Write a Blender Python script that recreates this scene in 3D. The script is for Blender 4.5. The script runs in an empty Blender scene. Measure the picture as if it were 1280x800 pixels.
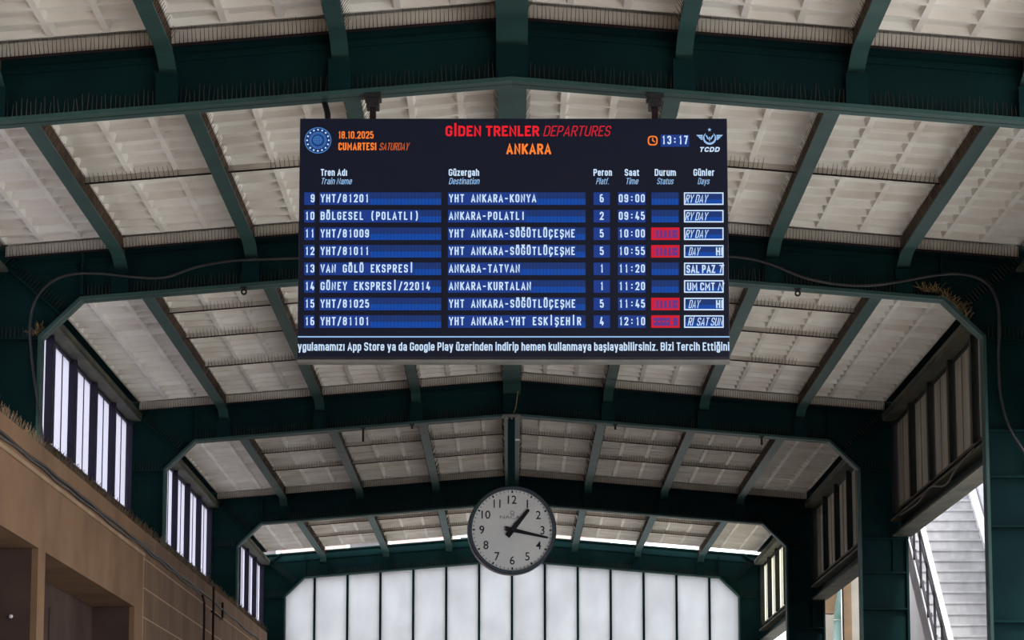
import bpy, bmesh, math, random
from mathutils import Vector, Matrix
random.seed(7)
SC = bpy.context.scene
COL = SC.collection

# ------------------------------------------------------------------ camera, sky, sun, exposure
PITCH = 9.648
FPX = 3800.0                      # focal length in pixels of a 1280 px wide frame
CAMZ = 1.6
cam_d = bpy.data.cameras.new('camera')
cam_d.sensor_width = 36.0
cam_d.lens = 36.0 * FPX / 1280.0
cam_d.clip_end = 1000
cam = bpy.data.objects.new('camera', cam_d)
COL.objects.link(cam)
cam.location = (0, 0, CAMZ)
cam.rotation_euler = (math.radians(90 + PITCH), 0, 0)
SC.camera = cam

SKY = 3.8
SUN = 3.0
EXPOSURE = 0.0
world = bpy.data.worlds.new('overcast_sky')
SC.world = world
world.use_nodes = True
bg = world.node_tree.nodes['Background']
bg.inputs['Color'].default_value = (0.93, 0.96, 1.0, 1)
bg.inputs['Strength'].default_value = SKY
sun_d = bpy.data.lights.new('sun', 'SUN')
sun_d.energy = SUN
sun_d.angle = math.radians(8)
sun_d.color = (1.0, 0.97, 0.93)
sun = bpy.data.objects.new('sun', sun_d)
COL.objects.link(sun)
sun.rotation_euler = Vector((-0.14, 0.72, -0.68)).to_track_quat('-Z', 'Y').to_euler()
vs = SC.view_settings
vs.view_transform = 'Standard'
vs.look = 'None'
vs.exposure = EXPOSURE
vs.gamma = 1.0
vs.use_curve_mapping = False


# ------------------------------------------------------------------ materials
def srgb(r, g, b):
    f = lambda c: (c / 12.92 if c <= 0.04045 else ((c + 0.055) / 1.055) ** 2.4)
    return (f(r / 255), f(g / 255), f(b / 255), 1)


def mat(name, c1, c2=None, scale=3.0, rough=0.6, spec=0.4, detail=4.0, stretch=(1, 1, 1), lo=0.35, hi=0.65, metallic=0.0):
    m = bpy.data.materials.new(name)
    m.use_nodes = True
    nt = m.node_tree
    b = nt.nodes['Principled BSDF']
    b.inputs['Roughness'].default_value = rough
    b.inputs['Specular IOR Level'].default_value = spec
    b.inputs['Metallic'].default_value = metallic
    if c2 is None:
        c2 = tuple(x * 0.8 for x in c1[:3]) + (1,)
    tc = nt.nodes.new('ShaderNodeTexCoord')
    mp = nt.nodes.new('ShaderNodeMapping')
    mp.inputs['Scale'].default_value = stretch
    n = nt.nodes.new('ShaderNodeTexNoise')
    n.inputs['Scale'].default_value = scale
    n.inputs['Detail'].default_value = detail
    r = nt.nodes.new('ShaderNodeValToRGB')
    r.color_ramp.elements[0].position = lo
    r.color_ramp.elements[1].position = hi
    r.color_ramp.elements[0].color = c1
    r.color_ramp.elements[1].color = c2
    nt.links.new(tc.outputs['Object'], mp.inputs['Vector'])
    nt.links.new(mp.outputs['Vector'], n.inputs['Vector'])
    nt.links.new(n.outputs['Fac'], r.inputs['Fac'])
    nt.links.new(r.outputs['Color'], b.inputs['Base Color'])
    return m


def emit(name, c, strength=1.0):
    m = bpy.data.materials.new(name)
    m.use_nodes = True
    nt = m.node_tree
    b = nt.nodes['Principled BSDF']
    b.inputs['Base Color'].default_value = (0.003, 0.003, 0.004, 1)
    b.inputs['Roughness'].default_value = 0.5
    b.inputs['Specular IOR Level'].default_value = 0.1
    b.inputs['Emission Color'].default_value = c
    b.inputs['Emission Strength'].default_value = strength
    return m


def translucent(name, c, clear=0.0, noise=None):
    """frosted, dusty pane: daylight from behind shines through it"""
    m = bpy.data.materials.new(name)
    m.use_nodes = True
    nt = m.node_tree
    out = nt.nodes['Material Output']
    nt.nodes.remove(nt.nodes['Principled BSDF'])
    t = nt.nodes.new('ShaderNodeBsdfTranslucent')
    d = nt.nodes.new('ShaderNodeBsdfDiffuse')
    mix = nt.nodes.new('ShaderNodeMixShader')
    mix.inputs[0].default_value = 0.25
    t.inputs['Color'].default_value = c
    d.inputs['Color'].default_value = c
    if noise:
        tc = nt.nodes.new('ShaderNodeTexCoord')
        mp = nt.nodes.new('ShaderNodeMapping')
        mp.inputs['Scale'].default_value = noise[1]
        n = nt.nodes.new('ShaderNodeTexNoise')
        n.inputs['Scale'].default_value = 2.0
        n.inputs['Detail'].default_value = 5
        r = nt.nodes.new('ShaderNodeValToRGB')
        r.color_ramp.elements[0].position = 0.3
        r.color_ramp.elements[1].position = 0.65
        r.color_ramp.elements[0].color = noise[0]
        r.color_ramp.elements[1].color = c
        nt.links.new(tc.outputs['Object'], mp.inputs['Vector'])
        nt.links.new(mp.outputs['Vector'], n.inputs['Vector'])
        nt.links.new(n.outputs['Fac'], r.inputs['Fac'])
        nt.links.new(r.outputs['Color'], t.inputs['Color'])
        nt.links.new(r.outputs['Color'], d.inputs['Color'])
    nt.links.new(t.outputs[0], mix.inputs[1])
    nt.links.new(d.outputs[0], mix.inputs[2])
    last = mix
    if clear > 0:
        tr = nt.nodes.new('ShaderNodeBsdfTransparent')
        mx2 = nt.nodes.new('ShaderNodeMixShader')
        mx2.inputs[0].default_value = clear
        nt.links.new(mix.outputs[0], mx2.inputs[1])
        nt.links.new(tr.outputs[0], mx2.inputs[2])
        last = mx2
    nt.links.new(last.outputs[0], out.inputs['Surface'])
    return m


M = {}
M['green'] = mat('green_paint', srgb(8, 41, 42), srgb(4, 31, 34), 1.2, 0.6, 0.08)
M['green_lit'] = mat('green_paint_lit', srgb(50, 80, 76), srgb(40, 68, 66), 2.0, 0.5, 0.25)  # same frame green, coloured paler for the light the flange undersides catch
M['rust'] = mat('rusty_brown_paint', srgb(92, 70, 52), srgb(58, 44, 36), 2.5, 0.8, 0.2, stretch=(1, 4, 1))
M['olive'] = mat('dusty_olive_paint', srgb(86, 82, 66), srgb(48, 54, 48), 1.5, 0.7, 0.3, stretch=(3, 1, 3))
M['panel'] = mat('cream_roof_panel', srgb(240, 236, 228), srgb(218, 208, 198), 1.4, 0.75, 0.2)
M['seam'] = mat('pale_seam_strip', srgb(226, 218, 206), srgb(196, 186, 174), 2.0, 0.8, 0.2)
M['seam_dark'] = mat('dark_seam_lip', srgb(46, 30, 32), srgb(34, 24, 26), 2.0, 0.8, 0.2)
M['deck'] = mat('roof_deck', srgb(120, 118, 112), srgb(100, 98, 94), 1.0, 0.9, 0.1)
M['spike'] = mat('dark_spikes', srgb(40, 34, 32), srgb(66, 54, 46), 8.0, 0.6, 0.4)
M['spike_tan'] = mat('tan_spikes', srgb(132, 110, 84), srgb(96, 78, 58), 6.0, 0.7, 0.2)
M['brown'] = mat('brown_plaster', srgb(146, 115, 90), srgb(124, 97, 76), 1.1, 0.9, 0.15, detail=8)
M['brown_light'] = mat('pale_brown_trim', srgb(176, 148, 122), srgb(150, 124, 100), 3.0, 0.8, 0.2, stretch=(1, 0.5, 1))
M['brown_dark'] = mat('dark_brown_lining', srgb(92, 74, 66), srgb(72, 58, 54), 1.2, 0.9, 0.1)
M['mullion'] = mat('dark_blue_mullion', srgb(30, 24, 52), srgb(24, 22, 38), 2.0, 0.6, 0.3)
M['mullion_r'] = mat('dark_mullion', srgb(26, 30, 30), srgb(36, 38, 34), 2.0, 0.6, 0.3)
M['bar'] = mat('thin_glazing_bar', srgb(70, 66, 84), srgb(54, 52, 66), 2.0, 0.6, 0.3)
M['bar_r'] = mat('pale_glazing_bar', srgb(150, 144, 126), srgb(120, 116, 100), 2.0, 0.7, 0.2)
M['pane_white'] = translucent('white_frosted_pane', (0.68, 0.675, 0.74, 1))
M['pane_dusty'] = mat('dusty_beige_pane', srgb(190, 182, 164), srgb(160, 152, 136), 1.6, 0.6, 0.3, stretch=(1, 3, 0.5))
M['pane_yellow'] = translucent('yellowish_frosted_pane', (0.85, 0.84, 0.74, 1))
M['pane_end'] = translucent('grey_frosted_pane', (0.68, 0.70, 0.72, 1), 0, ((0.60, 0.61, 0.63, 1), (1, 1, 0.6)))
M['black'] = mat('black_rubber', srgb(30, 28, 30), srgb(22, 20, 22), 6.0, 0.5, 0.4)
M['cable_grey'] = mat('grey_cable', srgb(92, 86, 84), srgb(70, 64, 62), 6.0, 0.6, 0.3)
M['conduit'] = mat('dusty_black_hose', srgb(38, 38, 42), srgb(56, 54, 54), 5.0, 0.5, 0.4)
M['straw'] = mat('dry_straw', srgb(150, 132, 98), srgb(88, 72, 50), 14.0, 0.9, 0.1)
M['casing'] = mat('black_display_casing', srgb(28, 30, 40), srgb(22, 24, 32), 4.0, 0.5, 0.4)
M['trim_grey'] = mat('grey_metal_trim', srgb(120, 116, 112), srgb(100, 98, 96), 4.0, 0.5, 0.5)
M['clock_rim'] = mat('dark_green_clock_rim', srgb(24, 52, 50), srgb(32, 40, 66), 2.0, 0.35, 0.5)
M['clock_face'] = mat('white_clock_face', srgb(226, 226, 226), srgb(216, 217, 218), 2.0, 0.6, 0.2)
M['ink'] = mat('dark_ink', srgb(30, 30, 36), srgb(24, 24, 30), 4.0, 0.6, 0.2)
M['ink_grey'] = mat('grey_ink', srgb(120, 120, 124), srgb(110, 110, 114), 4.0, 0.6, 0.2)
M['step'] = mat('pale_concrete_step', srgb(206, 206, 208), srgb(184, 184, 186), 2.5, 0.85, 0.2, stretch=(3, 1, 1))
M['white_paint'] = mat('white_paint', srgb(236, 234, 238), srgb(224, 222, 228), 2.0, 0.5, 0.3)
M['grey_wall'] = mat('light_grey_render', srgb(176, 178, 184), srgb(160, 162, 168), 1.5, 0.9, 0.1)
M['rail_dark'] = mat('dark_rail_paint', srgb(46, 40, 52), srgb(36, 32, 42), 4.0, 0.5, 0.4)
M['beige_stone'] = mat('beige_stone', srgb(142, 137, 128), srgb(126, 121, 113), 1.8, 0.9, 0.1)
M['brown_stone'] = mat('brown_stone', srgb(118, 98, 78), srgb(96, 80, 64), 1.8, 0.9, 0.1)
M['glass_blue'] = translucent('pale_blue_arch_glass', (0.52, 0.62, 0.62, 1), 0, ((0.30, 0.42, 0.38, 1), (2, 1, 1)))
M['paving'] = mat('pale_paving', srgb(186, 184, 180), srgb(172, 170, 166), 0.6, 0.8, 0.3)

M['led_off'] = emit('dark_led_screen', srgb(17, 20, 35), 1.0)
M['led_blue_hi'] = emit('led_blue_dim', srgb(26, 52, 112), 1.0)
M['led_blue_lo'] = emit('led_blue_bright', srgb(15, 70, 160), 1.0)
M['led_field'] = emit('led_blue_text_field', srgb(27, 57, 134), 1.0)
M['led_white'] = emit('led_white_text', srgb(205, 228, 255), 1.0)
M['led_white2'] = emit('led_pale_blue_text', srgb(150, 190, 235), 1.0)
M['led_red'] = emit('led_red_text', srgb(236, 28, 40), 1.0)
M['led_red2'] = emit('led_thin_red_text', srgb(196, 30, 44), 1.0)
M['led_redbox'] = emit('led_red_box', srgb(206, 24, 44), 1.0)
M['led_violet'] = emit('led_violet_text', srgb(98, 52, 130), 1.0)
M['led_orange'] = emit('led_orange_text', srgb(255, 130, 48), 1.0)
M['led_orange2'] = emit('led_thin_orange_text', srgb(214, 98, 44), 1.0)
M['led_emblem'] = emit('led_emblem_blue', srgb(20, 52, 112), 1.0)
M['led_emblem2'] = emit('led_emblem_ring', srgb(78, 132, 200), 1.0)


def add_tiles(m, bw, bh):
    """courses of large tiles with pale joints over a plaster material, in the wall's own length and height"""
    nt = m.node_tree
    b = nt.nodes['Principled BSDF']
    src = b.inputs['Base Color'].links[0].from_socket
    tc = nt.nodes.new('ShaderNodeTexCoord')
    sx = nt.nodes.new('ShaderNodeSeparateXYZ')
    cx = nt.nodes.new('ShaderNodeCombineXYZ')
    br = nt.nodes.new('ShaderNodeTexBrick')
    br.inputs['Scale'].default_value = 1.0
    br.inputs['Mortar Size'].default_value = 0.008
    br.inputs['Brick Width'].default_value = bw
    br.inputs['Row Height'].default_value = bh
    br.inputs['Mortar'].default_value = srgb(186, 158, 130)
    nt.links.new(tc.outputs['Object'], sx.inputs[0])
    nt.links.new(sx.outputs['Y'], cx.inputs['X'])
    nt.links.new(sx.outputs['Z'], cx.inputs['Y'])
    nt.links.new(cx.outputs[0], br.inputs['Vector'])
    nt.links.new(src, br.inputs['Color1'])
    nt.links.new(src, br.inputs['Color2'])
    nt.links.new(br.outputs['Color'], b.inputs['Base Color'])


M['brown_tile'] = mat('brown_wall_tile', srgb(128, 100, 79), srgb(110, 86, 69), 1.1, 0.85, 0.2, detail=8)
add_tiles(M['brown_tile'], 1.6, 0.35)


# ------------------------------------------------------------------ mesh helpers
class MB:
    def __init__(self):
        self.v, self.f, self.mi = [], [], []

    def add(self, vs, fs, m=0):
        b = len(self.v)
        self.v += [tuple(p) for p in vs]
        self.f += [tuple(i + b for i in q) for q in fs]
        self.mi += [m] * len(fs)
        return self

    def box(self, x0, x1, y0, y1, z0, z1, m=0):
        x0, x1 = sorted((x0, x1)); y0, y1 = sorted((y0, y1)); z0, z1 = sorted((z0, z1))
        v = [(x0, y0, z0), (x1, y0, z0), (x1, y1, z0), (x0, y1, z0), (x0, y0, z1), (x1, y0, z1), (x1, y1, z1), (x0, y1, z1)]
        f = [(0, 3, 2, 1), (4, 5, 6, 7), (0, 1, 5, 4), (1, 2, 6, 5), (2, 3, 7, 6), (3, 0, 4, 7)]
        return self.add(v, f, m)

    def prism_y(self, poly, y0, y1, m=0):
        """outline in x, z (counter-clockwise seen from -y) extruded along y"""
        n = len(poly)
        v = [(x, y0, z) for x, z in poly] + [(x, y1, z) for x, z in poly]
        f = [tuple(range(n)), tuple(range(2 * n - 1, n - 1, -1))]
        f += [(i + n, (i + 1) % n + n, (i + 1) % n, i) for i in range(n)]
        return self.add(v, f, m)

    def prism_x(self, poly, x0, x1, m=0):
        """outline in y, z extruded along x"""
        n = len(poly)
        v = [(x0, y, z) for y, z in poly] + [(x1, y, z) for y, z in poly]
        f = [tuple(range(n - 1, -1, -1)), tuple(range(n, 2 * n))]
        f += [(i, (i + 1) % n, (i + 1) % n + n, i + n) for i in range(n)]
        return self.add(v, f, m)

    def bar(self, a, b, w, h, m=0, up=(0, 0, 1)):
        """rectangular bar from a to b"""
        a, b = Vector(a), Vector(b)
        d = (b - a).normalized()
        u = Vector(up)
        s = d.cross(u)
        if s.length < 1e-5:
            s = d.cross(Vector((1, 0, 0)))
        s.normalize()
        u = s.cross(d).normalized()
        c = [(-w / 2, -h / 2), (w / 2, -h / 2), (w / 2, h / 2), (-w / 2, h / 2)]
        v = [a + s * p + u * q for p, q in c] + [b + s * p + u * q for p, q in c]
        f = [(3, 2, 1, 0), (4, 5, 6, 7), (0, 1, 5, 4), (1, 2, 6, 5), (2, 3, 7, 6), (3, 0, 4, 7)]
        return self.add(v, f, m)

    def tube(self, pts, r, n=8, m=0):
        pts = [Vector(p) for p in pts]
        rings, fs = [], []
        prev = None
        for i, p in enumerate(pts):
            d = (pts[min(i + 1, len(pts) - 1)] - pts[max(i - 1, 0)]).normalized()
            if prev is None:
                u = Vector((0, 0, 1)) if abs(d.z) < 0.9 else Vector((1, 0, 0))
            else:
                u = prev
            s = d.cross(u).normalized()
            u = s.cross(d).normalized()
            prev = u
            rr = r[i] if isinstance(r, (list, tuple)) else r
            rings += [p + (s * math.cos(2 * math.pi * k / n) + u * math.sin(2 * math.pi * k / n)) * rr for k in range(n)]
        L = len(pts)
        for i in range(L - 1):
            for k in range(n):
                a, b = i * n + k, i * n + (k + 1) % n
                fs.append((a, a + n, b + n, b))
        fs.append(tuple(range(n)))
        fs.append(tuple(range(L * n - 1, (L - 1) * n - 1, -1)))
        return self.add(rings, fs, m)

    def spike(self, p, q, r=0.004, m=0):
        p, q = Vector(p), Vector(q)
        d = (q - p).normalized()
        s = d.cross(Vector((0, 1, 0.01))).normalized()
        u = s.cross(d)
        ring = [p + (s * math.cos(k * 2.0944) + u * math.sin(k * 2.0944)) * r for k in range(3)]
        top = [q + (s * math.cos(k * 2.0944) + u * math.sin(k * 2.0944)) * r * 0.45 for k in range(3)]
        return self.add(ring + top, [(0, 1, 4, 3), (1, 2, 5, 4), (2, 0, 3, 5), (3, 4, 5)], m)

    def disc_y(self, cx, cz, r0, r1, y, n=48, m=0, squash=1.0):
        """flat ring (r0 > 0) or disc facing -y"""
        if r0 <= 0:
            v = [(cx + r1 * math.sin(2 * math.pi * k / n), y, cz + squash * r1 * math.cos(2 * math.pi * k / n)) for k in range(n)]
            return self.add(v, [tuple(range(n - 1, -1, -1))], m)
        v = []
        for k in range(n):
            a = 2 * math.pi * k / n
            v += [(cx + r0 * math.sin(a), y, cz + r0 * math.cos(a)), (cx + r1 * math.sin(a), y, cz + r1 * math.cos(a))]
        f = [(2 * k, (2 * k + 2) % (2 * n), (2 * k + 3) % (2 * n), 2 * k + 1) for k in range(n)]
        return self.add(v, f, m)

    def lathe_y(self, cx, cz, prof, n=64, m=0):
        """profile of (radius, y) turned about an axis along y"""
        v, f = [], []
        for r, y in prof:
            v += [(cx + r * math.sin(2 * math.pi * k / n), y, cz + r * math.cos(2 * math.pi * k / n)) for k in range(n)]
        for i in range(len(prof) - 1):
            for k in range(n):
                a, b = i * n + k, i * n + (k + 1) % n
                f.append((a, b, b + n, a + n))
        return self.add(v, f, m)

    def mesh(self, name, mats):
        me = bpy.data.meshes.new(name)
        me.from_pydata(self.v, [], self.f)
        for mm in (mats if isinstance(mats, (list, tuple)) else [mats]):
            me.materials.append(mm)
        me.polygons.foreach_set('material_index', self.mi)
        me.update()
        return me

    def build(self, name, mats, parent=None, smooth=False, bevel=0.0, stuff=False, fix=True):
        off = wloc(parent)
        if off.length > 0:
            self.v = [(x - off.x, y - off.y, z - off.z) for x, y, z in self.v]
        me = self.mesh(name, mats)
        if fix:
            bm = bmesh.new(); bm.from_mesh(me)
            bmesh.ops.recalc_face_normals(bm, faces=bm.faces)
            bm.to_mesh(me); bm.free()
        if smooth:
            for p in me.polygons:
                p.use_smooth = True
        o = bpy.data.objects.new(name, me)
        COL.objects.link(o)
        if parent:
            o.parent = parent
        if bevel:
            bv = o.modifiers.new('edge', 'BEVEL')
            bv.width = bevel; bv.segments = 2; bv.limit_method = 'ANGLE'
        if stuff:
            o['kind'] = 'stuff'
        return o


def wloc(o):
    v = Vector((0, 0, 0))
    while o is not None:
        v = v + o.location
        o = o.parent
    return v


def thing(name, label, cat, loc=(0, 0, 0), group=None):
    o = bpy.data.objects.new(name, None)
    o.empty_display_size = 0.2
    COL.objects.link(o)
    o.location = loc
    o['label'] = label
    o['category'] = cat
    if group:
        o['group'] = group
    return o


def tag(o, label, cat, group=None):
    o['label'] = label
    o['category'] = cat
    if group:
        o['group'] = group
    return o


def struct(name, loc=(0, 0, 0), label=None):
    o = bpy.data.objects.new(name, None)
    COL.objects.link(o)
    o.location = loc
    o['kind'] = 'structure'
    if label:
        o['label'] = label
    return o


CP, SP = math.cos(math.radians(PITCH)), math.sin(math.radians(PITCH))


def at(px, py, Y):
    """point of the vertical plane y = Y seen at a place of the photograph"""
    u, v = (px - 640) / FPX, (400 - py) / FPX
    d = Vector((u, CP - v * SP, SP + v * CP))
    return Vector((0, 0, CAMZ)) + d * (Y / d.y)


def at_x(px, py, X):
    u, v = (px - 640) / FPX, (400 - py) / FPX
    d = Vector((u, CP - v * SP, SP + v * CP))
    return Vector((0, 0, CAMZ)) + d * (X / d.x)


# ------------------------------------------------------------------ sizes of the hall
YF = [21.46, 28.66, 39.27, 49.87, 60.48]          # front edges of the five frames
FW = 0.23                                          # flange width
SL = 0.0826                                        # roof slope
XK, XI, XO = 4.125, 4.5, 5.1                       # knee, inner and outer faces of the columns
ZK, ZC = 6.672, 6.308                              # knee and foot of the chamfer
roof = lambda x: 7.581 - SL * abs(x)
under = lambda x: 7.013 - SL * abs(x)
XP = [-3.76, -2.507, -1.2535, 0, 1.2535, 2.507, 3.76]   # purlins
XE = 4.875                                         # roof edge
XW = 5.02                                          # window plane

# ------------------------------------------------------------------ floor and outside ground
o = MB().box(-5.2, 5.2, 12, 62, -0.2, 0.0).build('floor', M['paving']); o['kind'] = 'structure'
o = MB().box(-120, 120, -40, 220, -0.5, -0.21).build('ground', M['paving']); o['kind'] = 'structure'

# ------------------------------------------------------------------ ceilings: one per bay, coffered panels below a deck


def panel_mesh(w, l, nx, ny):
    mb = MB()
    g, ix, iy, dep = 0.024, 0.022, 0.026, 0.052
    cw, cl = w / nx, l / ny
    top = 0.07
    for i in range(nx):
        for j in range(ny):
            x0, y0 = -w / 2 + i * cw, -l / 2 + j * cl
            x1, y1 = x0 + cw, y0 + cl
            A = [(x0, y0, 0), (x1, y0, 0), (x1, y1, 0), (x0, y1, 0)]
            B = [(x0 + g, y0 + g, 0), (x1 - g, y0 + g, 0), (x1 - g, y1 - g, 0), (x0 + g, y1 - g, 0)]
            C = [(x0 + g + ix, y0 + g + iy, dep), (x1 - g - ix, y0 + g + iy, dep), (x1 - g - ix, y1 - g - iy, dep), (x0 + g + ix, y1 - g - iy, dep)]
            f = [(k, 4 + k, 4 + (k + 1) % 4, (k + 1) % 4) for k in range(4)]
            f += [(4 + k, 8 + k, 8 + (k + 1) % 4, 4 + (k + 1) % 4) for k in range(4)]
            f += [(11, 10, 9, 8)]
            mb.add(A + B + C, f)
    a, b = w / 2, l / 2
    mb.add([(-a, -b, 0), (a, -b, 0), (a, b, 0), (-a, b, 0), (-a, -b, top), (a, -b, top), (a, b, top), (-a, b, top)],
           [(0, 1, 5, 4), (1, 2, 6, 5), (2, 3, 7, 6), (3, 0, 4, 7), (4, 5, 6, 7)])
    me = mb.mesh('roof_panel', M['panel'])
    bm = bmesh.new(); bm.from_mesh(me)
    bmesh.ops.remove_doubles(bm, verts=bm.verts, dist=0.0005)
    bm.to_mesh(me); bm.free()
    return me


PM = {}


def ceiling_bay(y0, seams, y1, endbar=True):
    """roof between two frames: a deck with coffered panels, a strip with spikes along each seam"""
    c = struct('ceiling', (0, (y0 + y1) / 2, roof(0)))
    deck = MB()
    for s in (-1, 1):
        t, XD = 0.075, 5.12
        deck.add([(0, y0, roof(0) + t), (s * XD, y0, roof(XD) + t), (s * XD, y1, roof(XD) + t), (0, y1, roof(0) + t),
                  (0, y0, roof(0) + t + .08), (s * XD, y0, roof(XD) + t + .08), (s * XD, y1, roof(XD) + t + .08), (0, y1, roof(0) + t + .08)],
                 [(0, 1, 2, 3), (4, 5, 6, 7), (0, 1, 5, 4), (1, 2, 6, 5), (2, 3, 7, 6), (3, 0, 4, 7)])
    deck.build('roof_deck', M['deck'], c)
    yend = y1 - .14 if endbar else y1
    strips = [(XP[k], XP[k + 1]) for k in range(6)] + [(-XE, XP[0]), (XP[6], XE)]
    for si, (a, b) in enumerate(strips):
        w = b - a - 0.03
        xm = (a + b) / 2
        sgn = 1 if xm > 0 else -1
        cuts = [y0] + ([] if si >= 6 else list(seams)) + [yend]
        for r in range(len(cuts) - 1):
            ya, yb = cuts[r], cuts[r + 1]
            last = r == len(cuts) - 2
            pe = yb - (.09 if last and endbar else .012)
            nc = max(2, round((pe - ya) / .385))
            key = (round(w, 2), round(pe - ya, 2), nc)
            if key not in PM:
                PM[key] = panel_mesh(w, pe - ya, 3, nc)
            p = bpy.data.objects.new('roof_panel', PM[key])
            COL.objects.link(p)
            p.parent = c
            p.location = Vector((xm, (ya + pe) / 2, roof(xm))) - c.location
            p.rotation_euler = (0, math.atan(SL) * sgn, 0)
            if last and not endbar:
                continue
            # seam strip along the far edge of the row, spikes standing on its lip
            ys = yb
            h = 0.105 if last else 0.05
            lip = .03 if last else .016
            sb = MB()
            za, zb = roof(a + .02), roof(b - .02)
            xa, xb = a + 0.02, b - 0.02
            sb.add([(xa, ys - .008, za), (xb, ys - .008, zb), (xb, ys - .008, zb - h), (xa, ys - .008, za - h),
                    (xa, ys + .004, za), (xb, ys + .004, zb), (xb, ys + .004, zb - h), (xa, ys + .004, za - h)],
                   [(0, 1, 2, 3), (4, 7, 6, 5), (0, 4, 5, 1), (3, 2, 6, 7), (0, 3, 7, 4), (1, 5, 6, 2)])
            sb.add([(xa, ys - lip, za - h), (xb, ys - lip, zb - h), (xb, ys + lip * .6, zb - h), (xa, ys + lip * .6, za - h),
                    (xa, ys - lip, za - h - .01), (xb, ys - lip, zb - h - .01), (xb, ys + lip * .6, zb - h - .01), (xa, ys + lip * .6, za - h - .01)],
                   [(0, 1, 2, 3), (4, 5, 6, 7), (0, 1, 5, 4), (1, 2, 6, 5), (2, 3, 7, 6), (3, 0, 4, 7)], 1)
            so = sb.build('seam_strip', [M['seam'], M['seam_dark']], c)
            kb = MB()
            # some seams carry spikes only along part of their length
            lo_, hi_ = (0, 1) if last else random.choice([(0, 1), (0, 1), (0.35, 1), (0.0, 0.7), (0.3, 0.75)])
            n = int((xb - xa) / (0.03 if last else 0.04))
            for k in range(n):
                t = (k + .5) / n
                if not (lo_ <= t <= hi_):
                    continue
                x = xa + (xb - xa) * t
                z = roof(x) - h
                hh = h * random.uniform(.8, 1.0) if last else random.uniform(.05, .065)
                kb.spike((x, ys - lip * .8, z), (x + random.uniform(-.006, .006), ys - lip - random.uniform(.0, .1) - (0 if last else .09), z + hh), 0.0038)
            kb.build('bird_spikes', M['spike'], so, stuff=True, fix=False)
    return c


ceiling_bay(YF[0] - 7.2 + .13, [YF[0] - 4.9, YF[0] - 2.7], YF[0] + .115)
ceiling_bay(YF[0] + .115, [YF[1] - 5.1, YF[1] - 2.7], YF[1] + .115)
for k in (1, 2):
    ceiling_bay(YF[k] + .115, [YF[k + 1] - q for q in (8.7, 6.65, 4.95, 2.8)], YF[k + 1] + .115)
ceiling_bay(YF[3] + .115, [YF[4] - q for q in (8.7, 6.65, 4.95, 2.8)], YF[4] - .26, endbar=False)

# unseen rest of the hall, added to shade the frame fronts: roof and walls
rc = struct('ceiling', (0, 0, roof(0)))
b = MB()
for s_ in (-1, 1):
    b.add([(0, -14, roof(0)), (s_ * 5.12, -14, roof(5.12)), (s_ * 5.12, 14.38, roof(5.12)), (0, 14.38, roof(0)),
           (0, -14, roof(0) + .15), (s_ * 5.12, -14, roof(5.12) + .15), (s_ * 5.12, 14.38, roof(5.12) + .15), (0, 14.38, roof(0) + .15)],
          [(0, 1, 2, 3), (4, 5, 6, 7), (0, 1, 5, 4), (1, 2, 6, 5), (2, 3, 7, 6), (3, 0, 4, 7)])
b.build('roof_deck', M['deck'], rc)
o = MB().box(-5.2, 5.2, -14.3, -14, 0, 7.3).build('wall_rear_unseen', M['brown']); o['kind'] = 'structure'
o = MB().box(-5.2, -5.13, -14, 19.99, 0, 7.15).build('wall_side_unseen', M['brown']); o['kind'] = 'structure'

# ------------------------------------------------------------------ five steel portal frames
def ribbon(mb, pts, off, y0, y1, m=0):
    """plate following an open outline in x, z, thickness towards off side"""
    n = len(pts)
    P = [Vector((p[0], 0, p[1])) for p in pts]
    Q = []
    for i in range(n):
        ns = []
        if i > 0:
            d = (P[i] - P[i - 1]).normalized(); ns.append(Vector((-d.z, 0, d.x)))
        if i < n - 1:
            d = (P[i + 1] - P[i]).normalized(); ns.append(Vector((-d.z, 0, d.x)))
        nn = sum(ns, Vector()) / len(ns)
        nn = nn / nn.length_squared
        Q.append(P[i] + nn * off)
    v = []
    for p, q in zip(P, Q):
        v += [(p.x, y0, p.z), (p.x, y1, p.z), (q.x, y1, q.z), (q.x, y0, q.z)]
    f = []
    for i in range(n - 1):
        a, b = 4 * i, 4 * i + 4
        for k in range(4):
            f.append((a + k, a + (k + 1) % 4, b + (k + 1) % 4, b + k))
    f += [(0, 1, 2, 3), (4 * n - 1, 4 * n - 2, 4 * n - 3, 4 * n - 4)]
    mb.add(v, f, m)


INNER = [(-XI, 0), (-XI, ZC), (-XK, ZK), (0, under(0)), (XK, ZK), (XI, ZC), (XI, 0)]


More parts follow.
